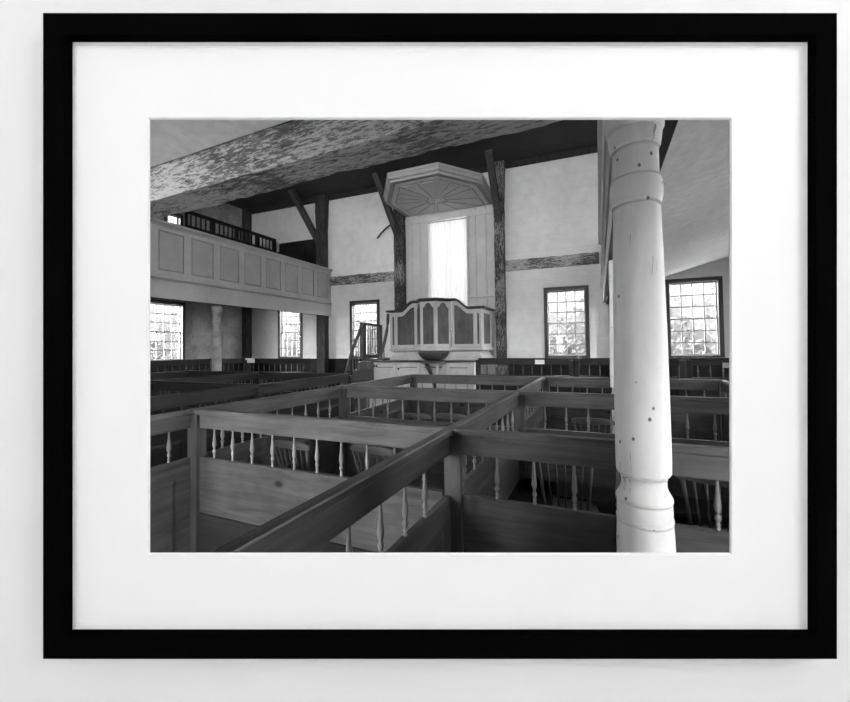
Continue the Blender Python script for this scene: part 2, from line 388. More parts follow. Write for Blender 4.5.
# ------------------------------------------------------------------ pew partitions
HP = 1.2
def baluster_mesh():
    z0, z1 = 0.885, 1.08; H = z1-z0
    pr = [(0.0085,0),(0.013,0.02),(0.013,0.05),(0.007,0.075),(0.012,0.11),(0.0125,0.13),(0.0065,0.16),(0.0135,0.20),(0.0165,0.245),(0.0135,0.29),(0.0075,0.325),(0.012,0.36),(0.0175,0.42),(0.0185,0.48),(0.016,0.56),(0.012,0.68),(0.0085,0.82),(0.0075,0.93),(0.009,1.0)]
    return MB().lathe([(r*0.70, z0+t*H) for r, t in pr], 10).mesh('baluster', M['baluster'], smooth=True)
BAL = baluster_mesh(); BALD = BAL.copy(); BALD.materials[0] = M['baluster_shaded']
def partition(label, p0, p1, cap0=0.0, cap1=0.0, post0=True, post1=False, bench=0, panels=False, z=0.0, group='pew partitions', step=0.17, low=False, dark=False, cat='pew partition', first=None, mats=('pew_x', 'pew_board', 'pew_z')):
    """a box-pew partition from p0 to p1 (both in room coordinates): cap, frieze, balusters, board, posts"""
    p0, p1 = Vector(p0), Vector(p1); d = p1-p0; L = d.length; ang = math.atan2(d.y, d.x)
    root = thing('pew_partition', label, cat, (p0.x, p0.y, z), ang, group)
    a, b = (0.04, L-0.04)
    m = MB()
    prof = [(-0.018,1.167),(0.018,1.167),(0.021,1.175),(0.0225,1.194),(0.020,1.2),(-0.020,1.2),(-0.0225,1.194),(-0.021,1.175)]
    m.loft([[(x, y, zz) for y, zz in prof] for x in (cap0, L-cap1)]); m.build('top_rail', M[mats[0]], root)
    MB().box(a, b, -0.013, 0.013, 1.078, 1.1665).build('frieze_board', M[mats[0]], root, 0.003)
    m = MB().box(a, b, -0.013, 0.013, 0.06, 0.886)
    if panels:
        n = max(1, round((b-a)/0.75)); w = (b-a)/n
        for i in range(n):
            for s in (-1, 1):
                x0, x1 = a+i*w+0.09, a+(i+1)*w-0.09
                m.hexa([(x0,s*0.012,0.2),(x1,s*0.012,0.2),(x1,s*0.012,0.78),(x0,s*0.012,0.78),(x0+0.03,s*0.02,0.23),(x1-0.03,s*0.02,0.23),(x1-0.03,s*0.02,0.75),(x0+0.03,s*0.02,0.75)])
    m.build('panel_board', M[mats[1]], root)
    MB().box(a, b, -0.022, 0.022, 0.0, 0.06).build('bottom_rail', M[mats[0]], root)
    for flag, x in ((post0, 0.0), (post1, L)):
        if flag: MB().box(x-0.038, x+0.038, -0.066, 0.02, 0, 1.166).build('post', M[mats[2]], root, 0.004)
    n = max(2, int((b-a)/step)); off = ((b-a)-(n-1)*step)/2 if first is None else first
    for i in range(n):
        x = a+off+i*step
        if x < b-0.02: put('baluster', BALD if dark else BAL, root, (x, 0, 0))
    if low: MB().box(a, b, -0.032, -0.0135, 0.0601, 0.525).build('shade_board', M['bench'], root)  # dark strip added for the shadow below the panel
    if bench:
        MB().box(a, b, min(0.02*bench, 0.33*bench), max(0.02*bench, 0.33*bench), 0.43, 0.465).build('bench_seat', M['bench'], root, 0.004)
        m = MB()
        for t in (0.15, 0.5, 0.85):
            x = a+(b-a)*t; m.prism([(x-0.015, 0.02*bench, 0), (x-0.015, 0.05*bench, 0), (x-0.015, 0.29*bench, 0.43), (x-0.015, 0.02*bench, 0.43)], (0.03, 0, 0))
        m.build('bench_bracket', M['bench'], root)
    return root
U0, U1, U2 = -0.706, -2.555, 1.15
V1, V2, V3 = 1.78, 3.38, 5.0
C = 0.0235
def cross(label, ua, ub, v, **k): return partition(label, uv(ua, v), uv(ub, v), cap0=C, cap1=C, post0=False, **k)
def depth(label, u, va, vb, **k): return partition(label, uv(u, va), uv(u, vb), **k)
cross('near cross pew partition left of the long diagonal rail, facing the viewer', U1, U0, V1, first=0.149, step=0.1685, low=True)
cross('near cross pew partition passing behind the white column', U0, U2, V1, first=0.019, step=0.1715)
cross('second row cross pew partition left of the long diagonal rail', U1, U0, V2, first=-0.0)
cross('second row cross pew partition right of the long diagonal rail, behind the column', U0, U2, V2, bench=-1, first=0.019, step=0.1715)
cross('third row cross pew partition in front of the pulpit cabinets', U1, U0, V3)
cross('third row cross pew partition below the window right of the pulpit', U0, U2, V3)
depth('long diagonal pew rail in the foreground running off the lower edge', U0, 0.17, V1, post0=False, first=0.053, step=0.1745, panels=True)
depth('middle stretch of the long pew rail, behind the square corner post', U0, V1, V2, panels=True, bench=-1)
depth('far stretch of the long pew rail with bright tip toward the wall', U0, V2, V3, post1=True, panels=True)
depth('pew partition at the left print edge leading to the near left corner post', U1, -0.05, V1, post0=False, panels=True, first=0.09)
depth('pew partition along the aisle behind the near left corner post', U1, V1, V2, panels=True)
depth('pew partition along the aisle pointing at the pulpit cabinets', U1, V2, V3, post1=True, panels=True)
depth('pew partition right of the column, near stretch', U2, 0.95, V1, post0=False, panels=True)
depth('pew partition right of the column, middle stretch', U2, V1, V2, panels=True)
depth('pew partition right of the column, far stretch with pale tip at the right edge', U2, V2, V3, post1=True, panels=True)
# the block across the aisle
DK = ('pew_dx', 'pew_dx', 'pew_dz')  # shadow over this block is painted into the wood tone
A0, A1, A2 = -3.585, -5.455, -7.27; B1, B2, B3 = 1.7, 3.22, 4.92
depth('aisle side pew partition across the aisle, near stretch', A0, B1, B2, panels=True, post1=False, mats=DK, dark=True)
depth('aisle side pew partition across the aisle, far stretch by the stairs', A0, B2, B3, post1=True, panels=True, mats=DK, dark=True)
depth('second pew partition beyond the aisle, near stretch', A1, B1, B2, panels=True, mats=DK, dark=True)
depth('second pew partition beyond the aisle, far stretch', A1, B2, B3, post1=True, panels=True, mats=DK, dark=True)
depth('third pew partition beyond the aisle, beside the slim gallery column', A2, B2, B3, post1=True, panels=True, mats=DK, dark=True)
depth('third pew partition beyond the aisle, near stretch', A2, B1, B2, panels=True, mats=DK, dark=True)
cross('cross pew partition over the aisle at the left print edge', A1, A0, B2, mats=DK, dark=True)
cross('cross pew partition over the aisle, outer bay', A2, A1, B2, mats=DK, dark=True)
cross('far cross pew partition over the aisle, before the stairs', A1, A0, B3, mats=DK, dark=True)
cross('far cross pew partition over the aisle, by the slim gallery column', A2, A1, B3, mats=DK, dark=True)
# raised pews against the walls
ZP = 0.155
MB_ = []
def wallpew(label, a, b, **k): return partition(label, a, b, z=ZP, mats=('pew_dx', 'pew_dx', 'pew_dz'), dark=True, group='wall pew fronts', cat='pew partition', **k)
wallpew('wall pew front right beside the pulpit cabinets', (-2.05, 7.3, 0), (-0.35, 7.3, 0), post1=True)
wallpew('wall pew front under the window, left of column', (-0.25, 7.3, 0), (1.35, 7.3, 0), post1=True)
wallpew('wall pew front under the window right of the column', (1.45, 7.3, 0), (3.4, 7.3, 0), post1=True)
wallpew('wall pew front left of the pulpit stairs', (-8.0, 7.3, 0), (-6.1, 7.3, 0), post1=True)
wallpew('wall pew front below the narrow window under the gallery', (-9.2, 7.3, 0), (-8.1, 7.3, 0), post1=False, cap1=0.0)
wallpew('wall pew front along the left wall, far bay', (-9.2, 4.9, 0), (-9.2, 7.24, 0), post1=False)
wallpew('wall pew front along the left wall, near bay', (-9.2, 2.4, 0), (-9.2, 4.8, 0), post1=False)
# raised floor under wall pews
struct(MB().box(-2.12, XR, 7.24, YW, 0, ZP).build('floor_platform_right', M['floor']))
struct(MB().box(XL, -6.0, 7.24, YW, 0, ZP).build('floor_platform_left', M['floor']))
struct(MB().box(XL, -9.14, 2.3, 7.24, 0, ZP).build('floor_platform_side', M['floor']))
# dark wainscot / sill band round the walls
for nm, a, b in (('baseboard_back_right', -1.98, 0.38), ('baseboard_back_far_right', 0.605, XR), ('baseboard_back_left', -7.50, -5.75), ('baseboard_back_far_left', XL+0.02, -7.9)):
    m = MB().box(a, b, YW-0.03, YW, ZP, SILL-0.01); m.box(a, b, YW-0.07, YW, SILL-0.045, SILL-0.005); struct(m.build(nm, M['bench']))
m = MB().box(XL, XL+0.03, 2.3, YW-0.1, ZP, SILL-0.01); m.box(XL, XL+0.07, 2.3, YW-0.1, SILL-0.045, SILL-0.005); struct(m.build('baseboard_left', M['bench']))
# cards lying on wall pew fronts
def card(name, label, cat, x0, x1, y, z0, z1, m, rx=0.0):
    b = MB().box(x0, x1, y-0.004, y, z0, z1); return tag(b.build(name, m), label, cat)
card('paper_card', 'small white card on the pew front below the window left of column', 'card', -0.97, -0.80, 7.262, 1.245, 1.325, M['paper'])
card('paper_card', 'grey card on the pew front at the right print edge', 'card', 1.90, 2.17, 7.262, 1.20, 1.28, M['card'])

# ------------------------------------------------------------------ spindle chairs in the pews
def tilt_tube(p0, p1, r0, r1): return MB().tube([p0, p1], [r0, r1], 8)
def make_chair(label, u, v, rz, s=1.0):
    root = thing('spindle_chair', label, 'chair', uv(u, v), -PEW+rz, 'chairs inside the pews'); root.scale = (s, s, s)
    sm = MB().loft([[(0.21*math.cos(t)*k, 0.20*math.sin(t)*k, z) for t in [2*PI*i/20 for i in range(20)]] for k, z in ((0.94,0.415),(1.0,0.425),(1.0,0.44),(0.95,0.45))])
    sm.build('seat', M['chair'], root)
    for sx in (-1, 1):
        for sy in (-1, 1):
            MB().tube([(sx*0.19, sy*0.19, 0), (sx*0.165, sy*0.16, 0.2), (sx*0.13, sy*0.13, 0.416)], [0.012, 0.018, 0.013], 8).build('leg', M['chair'], root, smooth=True)
    m = MB().tube([(-0.165,-0.16,0.2),(-0.165,0.16,0.2)], 0.01, 6); m.tube([(0.165,-0.16,0.2),(0.165,0.16,0.2)], 0.01, 6); m.tube([(-0.165,0,0.2),(0.165,0,0.2)], 0.01, 6)
    m.build('stretcher', M['chair'], root)
    n = 13
    def arc(x): return 0.245-0.35*x*x
    cr = MB(); rings = []
    for i in range(n):
        x = -0.195+0.39*i/(n-1); y = arc(x); e = 1-(2*abs(i-(n-1)/2)/(n-1))**4
        zt = 0.86+0.025*e; rings.append([(x,y-0.011,0.83),(x,y+0.011,0.83),(x,y+0.011,zt),(x,y-0.011,zt)])
    cr.loft(rings).build('crest_rail', M['chair_crest'], root)
    for i in range(7):
        x = -0.17+0.34*i/6; r = 0.012 if i in (0, 6) else 0.007
        MB().tube([(x*0.78, 0.165-0.2*x*x*2, 0.445), (x, arc(x), 0.832)], r, 7).build('spindle', M['chair'], root, smooth=True)
    return root
make_chair('spindle-back chair in the left near pew, beneath the rail toward its middle', -2.24, 2.56, PI-0.05)
make_chair('spindle-back chair in the left near pew, beside the long diagonal rail', -1.56, 2.66, PI-0.1)
make_chair('spindle-back chair in the right near pew, just left of the white column', -0.27, 2.92, PI+0.05)
make_chair('spindle-back chair in second row left pew, left one below the pulpit', -1.92, 3.98, PI+0.08)
make_chair('spindle-back chair in second row left pew, right one by the long rail', -1.50, 4.08, PI-0.05)
make_chair('spindle-back chair in second row right pew, below the window', -0.12, 4.28, PI)
make_chair('spindle-back chair behind the column in the right near pew', 0.62, 2.75, PI-0.3)

# ------------------------------------------------------------------ columns
def column(label, x, y, prof, n=40, z=0.0, k=0.87, m='column'):
    o = MB().lathe([(r*k, 1.6-(1.6-h)*0.95 if 0.5 < h < 1.6 else 1.6+(h-1.6)*0.9375 if 1.6 < h < 2.49 else h) for r, h in prof], n).build('column', M[m], None, smooth=True); o.location = (x, y, z)
    md = o.modifiers.new('edge', 'EDGE_SPLIT'); md.split_angle = math.radians(24)
    return tag(o, label, 'column', kind='thing')
prof = [(0.13,0.0),(0.13,0.10),(0.112,0.13),(0.110,0.84),(0.1065,0.922),(0.094,0.9235),(0.094,0.929),(0.1085,0.931),(0.1085,0.939),(0.1055,0.944),(0.1045,0.998),(0.092,0.9995),(0.092,1.0045),(0.1075,1.006),(0.1075,1.016),(0.101,1.028),(0.091,1.045),(0.0865,1.062),(0.0865,1.082),(0.0895,1.090),(0.074,1.094),(0.074,1.101),
        (0.0985,1.103),(0.1040,1.112),(0.1055,1.16),(0.1045,1.35),(0.1015,1.65),(0.0965,1.95),(0.0915,2.128),(0.080,2.131),(0.080,2.137),(0.0955,2.139),(0.0965,2.144),(0.0955,2.150),(0.0990,2.156),(0.1025,2.175),(0.1035,2.20),(0.1015,2.225),(0.0965,2.240),(0.080,2.242),(0.080,2.248),(0.0935,2.250),(0.0905,2.257),(0.0900,2.351),(0.078,2.353),(0.078,2.359),(0.094,2.362),(0.094,2.367),(0.0985,2.372),(0.103,2.40),(0.106,2.422),(0.098,2.425),(0.098,2.430),(0.106,2.433),(0.113,2.44),(0.122,2.498)]
column('thick white painted turned column in the right foreground', 0.166, 1.6, prof)
column('pale gallery column half hidden behind the foreground column', 0.272, 4.6, [p for p in prof if p[1] < 2.0]+[(0.091, 2.3), (0.091, 2.498)])
column('slim shade-toned column under the left gallery front', -7.43, 5.98, prof, m='column_shaded')

# ------------------------------------------------------------------ galleries
def gallery(label, base, ang, length, face, x_first, n, m_p='gallery'):
    """parapet running along local +y from 0..length; face=+1 when it looks to +x"""
    root = thing('panelled_gallery', label, 'gallery', base, ang)
    f = face
    def bx(x0, x1, y0, y1, z0, z1): return MB().box(min(x0*f, x1*f), max(x0*f, x1*f), y0, y1, z0, z1)
    bx(-0.05, 0.0, 0, length, 2.56, 2.90).build('fascia', M['gallery'], root)
    m = MB(); pr = [(-0.04,2.90),(0.015,2.90),(0.04,2.925),(0.055,2.93),(0.055,2.945),(0.02,2.965),(-0.04,2.965)]
    m.loft([[(x*f, y, z) for x, z in pr] for y in (0, length)]); m.build('band_moulding', M['gallery'], root)
    m = MB(); pr = [(-0.06,3.90),(0.01,3.90),(0.035,3.93),(0.07,3.945),(0.08,3.96),(0.08,3.985),(0.06,3.995),(-0.1,3.995),(-0.1,3.96)]
    m.loft([[(x*f, y, z) for x, z in pr] for y in (0, length)]); m.build('cap_rail', M['gallery'], root)
    # stiles and rails around sunk panels
    fb = MB(); ys = [(x_first+0.6365*k, x_first+0.6365*k+0.49) for k in range(n)]
    ys = [p for p in ys if p[0] > 0.02 and p[1] < length-0.02]
    edges = [0]+[v for p in ys for v in p]+[length]
    for i in range(0, len(edges), 2): fb.box(min(-0.035*f, 0), max(-0.035*f, 0), edges[i], edges[i+1], 2.965, 3.90)
    for a, b in ys:
        fb.box(min(-0.035*f, 0), max(-0.035*f, 0), a, b, 2.965, 3.08); fb.box(min(-0.035*f, 0), max(-0.035*f, 0), a, b, 3.825, 3.90)
    fb.build('parapet_frame', M['gallery'], root)
    bx(-0.05, -0.036, 0, length, 2.965, 3.90).build('parapet_back', M['gallery'], root)
    for a, b in ys:
        m = MB(); z0, z1 = 3.08, 3.825; q = 0.028
        m.hexa([(-0.035*f,a,z0),(-0.035*f,b,z0),(-0.035*f,b,z1),(-0.035*f,a,z1),(-0.008*f,a+q,z0+q),(-0.008*f,b-q,z0+q),(-0.008*f,b-q,z1-q),(-0.008*f,a+q,z1-q)])
        m.build('panel', M['gallery_panel'], root)
    bx(-0.20, -0.055, 0, length-0.25, 2.5 if f < 0 else 2.57, 2.62).build('girt', M['beam_dark'], root)
    return root
gallery('left gallery front, grey painted parapet of sunk panels above a plain fascia', (-7.4, 0.9, 0), 0, YW-0.9-0.02, 1, 4.755-0.9-0.6365*6, 14)
d = 0.0165
gallery('right gallery front seen edge-on beside the white column', (0.28-math.sin(d)*8.1, YW-0.02-math.cos(d)*8.1, 0), -d, 8.1, -1, 0.12, 12)
# sloping soffits
def soffit(name, pts, m='soffit'):
    return struct(MB().prism(pts, (0, 0, 0.09)).build(name, M[m]))
sl = 0.27
def zr(x): return 2.655+sl*x
soffit('ceiling_right_gallery', [(x, y, zr(x)) for x, y in ((0.31, 1.75), (XR, 1.75), (XR, YW), (0.61, YW), (0.61, YW-0.21), (0.31, YW-0.21))])
bmx = MB().prism([(0.30, 0.40, zr(0.36)), (XR, 1.60, zr(XR)), (XR, 1.75, zr(XR)), (0.30, 1.75, zr(0.36))], (0, 0, 0.09)); struct(bmx.build('ceiling_corner_gallery', M['soffit']))
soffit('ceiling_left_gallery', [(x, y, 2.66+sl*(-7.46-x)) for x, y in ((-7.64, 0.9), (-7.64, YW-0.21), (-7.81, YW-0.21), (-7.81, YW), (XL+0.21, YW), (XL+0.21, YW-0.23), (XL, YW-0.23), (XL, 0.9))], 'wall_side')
soffit('ceiling_rear_gallery', [(XL, near_y(XL, 0.4), 3.9), (0.9, near_y(0.9, 0.4), 2.98), (0.28, 1.37, 2.70), (0.0, 1.395, 2.70), (-6.7, 1.757, 2.70), (XL, 1.95, 2.70)])

# big hewn beam carrying the near gallery
def hewn(p0, p1, w, h, n=90, amp=0.006, seed=1):
    rnd = random.Random(seed); p0, p1 = Vector(p0), Vector(p1); t = (p1-p0).normalized(); a = Vector((0,0,1)).cross(t).normalized(); L = (p1-p0).length
    base = []
    for s in [(-1,-1),(1,-1),(1,1),(-1,1)]: base.append(s)
    per = []
    for k in range(4):
        s0, s1 = base[k], base[(k+1) % 4]
        for j in range(5): per.append((s0[0]+(s1[0]-s0[0])*j/5, s0[1]+(s1[1]-s0[1])*j/5))
    ph = [[rnd.uniform(0, 6.28) for _ in range(4)] for _ in per]
    rings = []
    for i in range(n+1):
        x = L*i/n; r = []
        for (sx, sz), q in zip(per, ph):
            k = amp*(0.55*math.sin(x*3.1+q[0])+0.35*math.sin(x*9.7+q[1])+0.25*math.sin(x*23+q[2])+rnd.uniform(-0.3, 0.3))
            cw = 0.985 if abs(sx) == 1 and abs(sz) == 1 else 1.0
            r.append((x, (sx*w/2)*cw+k*(1 if abs(sx) == 1 else 0.1)*sx, (sz*h/2)*cw+k*(1 if abs(sz) == 1 else 0.1)*sz))
        rings.append(r)
    me = MB().loft(rings).mesh('hewn', M['beam'], smooth=True)
    o = put('hewn_beam', me); md = o.modifiers.new('edge', 'EDGE_SPLIT'); md.split_angle = math.radians(42); o.location = p0; o.rotation_euler = (0, 0, math.atan2(t.y, t.x)); return o
o = hewn((-6.6, 1.88, 2.612), (0.00, 1.515, 2.612), 0.21, 0.215, n=190)
tag(o, 'massive rough hewn beam with flaking whitewash crossing the top left', 'beam', kind='thing')

# ------------------------------------------------------------------ frame posts, girts and braces on the pulpit wall
def wallpost(label, x0, x1, z0=0.0, dep=0.2, z1=ZC, m_='post'):
    m = MB(); rnd = random.Random(int(x0*100)); rings = []
    n = 40
    for i in range(n+1):
        z = z0+(z1-z0-0.001)*i/n; k = [rnd.uniform(-0.006, 0.006) for _ in range(4)]; fl = 0.05*max(0, (z-5.2)/1.1)
        rings.append([(x0+k[0]-fl, YW-dep+k[1], z), (x1+k[2]+fl, YW-dep+k[3], z), (x1+k[2]+fl, YW-0.001, z), (x0+k[0]-fl, YW-0.001, z)])
    return tag(m.loft(rings).build('timber_post', M[m_]), label, 'post', kind='thing')
wallpost('dark timber post rising at the far end of the left gallery', -7.80, -7.505, m_='brace')
wallpost('weathered timber post left of the pulpit', -5.12, -4.83)
wallpost('weathered timber post right of the pulpit, with flaking whitewash', -2.25, -2.01)
wallpost('dark timber post beside the white column at the wall', 0.385, 0.60)
o = MB().box(XL+0.001, XL+0.2, YW-0.22, YW-0.001, 0, ZC-0.001).build('timber_post', M['brace']); tag(o, 'dark corner post where the left wall meets the pulpit wall', 'post', kind='thing')
o = MB().box(XL+0.001, XL+0.13, 8.02, 8.22, 0, 2.9).build('timber_post', M['brace'])
bpy.data.objects.remove(o)
def girt(label, x0, x1):
    m = MB(); n = 24; rnd = random.Random(int(x1*10)); rings = []
    for i in range(n+1):
        x = x0+(x1-x0)*i/n; k = [rnd.uniform(-0.008, 0.008) for _ in range(2)]
        rings.append([(x, YW-0.05, 3.49+k[0]), (x, YW-0.05, 3.755+k[1]), (x, YW-0.001, 3.755+k[1]), (x, YW-0.001, 3.49+k[0])])
    return tag(m.loft(rings).build('timber_girt', M['girt']), label, 'beam', kind='thing')
girt('flaking horizontal girt left of the pulpit above the stair window', -7.43, -5.21)
girt('flaking horizontal girt right of the pulpit, between post and column', -2.0, 0.21)
girt('flaking horizontal girt at the far right behind the column', 0.605, 1.3)
def brace(label, x, xt, w=0.13):
    m = MB().bar((x, YW-0.265, 4.72), (xt, 8.86, ZC-0.075), w, 0.16, up=(1, 0, 0))
    return tag(m.build('timber_brace', M['brace']), label, 'brace', kind='thing')
brace('slanting brace from the left gallery post up to the ceiling', -7.60, -8.04)
brace('slanting brace left of the sounding board', -4.97, -5.22)
brace('slanting brace right of the sounding board', -2.105, -2.16)
o = MB()
for a, b in ((XL+0.21, -7.86), (-7.44, -5.18), (-4.77, -2.31), (-1.95, 0.32), (0.66, XR)): o.box(a, b, YW-0.09, YW-0.001, ZC-0.14, ZC-0.001)
tag(o.build('wall_plate', M['beam_dark']), 'dark timber plate along the top of the pulpit wall', 'beam', kind='thing')
# curved iron rod on the wall
pts = [(-5.13, YW-0.10, 5.13)]
for t in (0.2, 0.4, 0.6, 0.8, 1.0): pts.append((-5.13-0.60*t, YW-0.10+0.03*t, 5.13-0.12*t-0.26*t*t))
tag(MB().tube(pts, 0.022, 8).build('iron_rod', M['iron'], None, smooth=True), 'curved black iron rod sticking out of the post left of the pulpit', 'iron rod')

# gallery seats behind the left parapet
root = thing('gallery_pew', 'dark spindled pew back standing inside the left gallery', 'pew', (0, 0, 0))
MB().box(-9.39, -9.33, 6.62, 9.62, 5.0, 5.09).build('top_rail', M['bench'], root)
MB().box(-9.375, -9.345, 6.62, 9.62, 3.3, 4.72).build('panel_board', M['bench'], root)
for y in (6.66, 7.42, 8.15, 8.88, 9.58): MB().box(-9.40, -9.32, y-0.04, y+0.04, 3.3, 5.0).build('post', M['bench'], root)
for k in range(21):
    y = 6.8+k*0.135
    if min(abs(y-q) for q in (6.66, 7.42, 8.15, 8.88, 9.58)) > 0.07: MB().box(-9.372, -9.348, y-0.014, y+0.014, 4.72, 5.0).build('spindle', M['bench'], root)
o = MB().box(-9.40, -7.82, YW-0.04, YW-0.001, 3.25, 5.0); struct(o.build('trim_1', M['bench']))
root = thing('gallery_bench', 'dark bench inside the left gallery below the pulpit wall wainscot', 'bench')
MB().box(-9.2, -7.9, 9.25, 9.29, 3.4, 4.55).build('backrest', M['bench'], root)
MB().box(-9.2, -7.9, 9.29, 9.7, 3.85, 3.89).build('seat', M['bench'], root)

# ------------------------------------------------------------------ boarded bay, curtained window behind the pulpit
m = MB()
xs = [-4.86, -4.52, -4.26]
for a, b in ((-4.82, -4.62), (-4.61, -4.38), (-4.37, -4.17), (-3.01, -2.78), (-2.77, -2.5), (-2.49, -2.26)): m.box(a, b, YW-0.045, YW-0.001, 2.2, 5.26)
m.box(-4.82, -4.17, YW-0.065, YW-0.045, 5.02, 5.16); m.box(-3.01, -2.26, YW-0.065, YW-0.045, 5.02, 5.16)
m.box(-4.17, -3.01, YW-0.06, YW-0.001, 5.06, 5.26)
for x0, x1 in ((-4.21, -4.165), (-3.02, -2.975)): m.box(x0, x1, YW-0.075, YW-0.046, 2.2, 5.05)
m.box(-3.0, -2.26, YW-0.11, YW-0.046, 2.86, 2.90)
struct(m.build('trim_2', M['board_white']))
WIN_N[0] += 1
root = thing('window_%d' % WIN_N[0], 'tall window above the pulpit veiled by a white curtain', 'window', ((PW[0]+PW[1])/2, YW, PW[2]), 0, kind='structure')
w, h = PW[1]-PW[0], PW[3]-PW[2]; s = MB()
s.box(-w/2, -w/2+0.05, 0.05, 0.15, 0, h); s.box(w/2-0.05, w/2, 0.05, 0.15, 0, h); s.box(-w/2+0.05, w/2-0.05, 0.05, 0.15, 0, 0.05); s.box(-w/2+0.05, w/2-0.05, 0.05, 0.15, h-0.05, h)
s.box(-0.012, 0.012, 0.09, 0.12, 0.05, h-0.05)
for j in range(1, 8): s.box(-w/2+0.05, w/2-0.05, 0.091, 0.119, h*j/8-0.011, h*j/8+0.011)
s.build('sash', M['sash'], root); MB().box(-w/2+0.05, w/2-0.05, 0.1, 0.104, 0.05, h-0.05).build('pane', M['glass'], root)
m = MB(); n = 60; rows = []
for z in (2.05, 3.0, 4.0, 5.0): rows.append([(-4.155+1.125*i/n, YW+0.025+0.012*math.sin(i*1.1)+0.006*math.sin(i*0.37), z) for i in range(n+1)])
m.loft(rows, caps=False, closed=False)
tag(m.build('curtain', M['cloth'], None, smooth=True), 'sheer white curtain covering the tall window above the pulpit', 'curtain')

# ------------------------------------------------------------------ sounding board (canopy)
CX = -3.55
root = thing('sounding_board', 'half octagonal grey sounding board with radiating panels above the pulpit', 'sounding board', (CX, YW, 5.26))
outer = [(-1.27, -0.005), (-1.27, -1.16), (-0.56, -2.24), (0.60, -2.27), (1.29, -1.40), (1.29, -0.005)]
hub = Vector((0.0, -0.88, 0.0))
def scaled(k, z, dy=0.0): return [((x-hub.x)*k+hub.x, min((y-hub.y)*k+hub.y, -0.005), z) if y < -0.1 else (max(-1.26, min(1.26, x*k)), -0.005, z) for x, y in outer]
m = MB(); m.loft([scaled(0.86, 0.02), scaled(1.0, 0.0), scaled(1.0, 0.05), scaled(1.03, 0.07), scaled(1.035, 0.14), scaled(1.05, 0.16), scaled(1.055, 0.205), scaled(1.04, 0.215)]); m.build('cornice', M['canopy'], root)
m = MB(); m.loft([scaled(0.90, 0.0), scaled(0.90, 0.012)]); m.build('soffit_board', M['canopy_soffit'], root)  # paler than the cornice: bounce light painted into the underside
# radiating sunk wedges with dark fillets on the underside
peri = []
ins = [Vector((p[0], p[1], 0)) for p in scaled(0.86, 0.0)]
loop = ins
segs = [(loop[i], loop[i+1]) for i in range(5)]+[(loop[5], loop[0])]
npan = {0: 2, 1: 3, 2: 2, 3: 3, 4: 2, 5: 3}
for i, (a, b) in enumerate(segs):
    n = npan[i]
    for k in range(n):
        p, q = a.lerp(b, (k+0.10)/n), a.lerp(b, (k+0.90)/n)
        def pull(v, t): return hub.lerp(v, t)
        outer_tri = [pull(p, 0.95), pull(q, 0.95), pull(q, 0.20), pull(p, 0.20)]
        c = sum(outer_tri, Vector())/4
        inner = [v+(c-v).normalized()*min(0.03, (c-v).length*0.3) for v in outer_tri]
        w_ = MB(); w_.hexa([(v.x, v.y, 0.0) for v in outer_tri]+[(v.x, v.y, -0.006) for v in outer_tri]); w_.build('fillet', M['canopy_line'], root)
        w_ = MB(); w_.hexa([(v.x, v.y, -0.006) for v in inner]+[(v.x, v.y, -0.016) for v in inner]); w_.build('wedge_panel', M['canopy_soffit'], root)
m = MB().lathe([(0.14, -0.001), (0.14, -0.02), (0.10, -0.03), (0.04, -0.035), (0.03, -0.07), (0.005, -0.09)], 16, (hub.x, hub.y)); m.build('boss', M['canopy_soffit'], root)

# ------------------------------------------------------------------ pulpit
root = thing('pulpit', 'panelled pulpit with swelling curved top and projecting centre bay', 'pulpit', (-3.50, 8.6, 0)); root.scale = (0.975, 1, 1)
def ztop(x):
    a = abs(x)
    if a < 0.56: return 2.69
    if a > 0.90: return 2.48
    t = (a-0.56)/0.34; return 2.69-0.21*(t*t*(3-2*t))
N = 40
def wing(sgn):
    xs = [sgn*(0.46+(1.205-0.46)*i/N) for i in range(N+1)]
    m = MB(); rings = [[(x, 0.0, 1.5), (x, 0.05, 1.5), (x, 0.05, ztop(x)-0.03), (x, 0.0, ztop(x)-0.03)] for x in xs]; m.loft(rings); m.build('front_board', M['pulpit'], root)
    m = MB(); m.loft([[(x, y, ztop(x)+z) for y, z in ((0.05,-0.035),(-0.02,-0.035),(-0.05,-0.012),(-0.085,-0.004),(-0.085,0.022),(0.06,0.022))] for x in xs]); m.build('cap_moulding', M['pulpit_dark'], root)
    for a, b in ((0.53, 1.0), (1.10, 1.145)):
        xs2 = [sgn*(a+(b-a)*i/20) for i in range(21)]
        m = MB(); m.loft([[(x, 0.0, 1.64), (x, -0.006, 1.64), (x, -0.006, ztop(x)-0.14), (x, 0.0, ztop(x)-0.14)] for x in xs2]); m.build('dark_panel', M['pulpit_panel'], root)
    m = MB()
    for x in (0.495, 1.05, 1.185): m.box(min(sgn*(x-0.022), sgn*(x+0.022)), max(sgn*(x-0.022), sgn*(x+0.022)), -0.014, 0.0, 1.6, ztop(x)-0.05)
    m.box(min(sgn*0.47, sgn*1.205), max(sgn*0.47, sgn*1.205), -0.02, 0.0, 1.56, 1.62)
    m.build('pilaster', M['pulpit'], root)
for sgn in (-1, 1): wing(sgn)
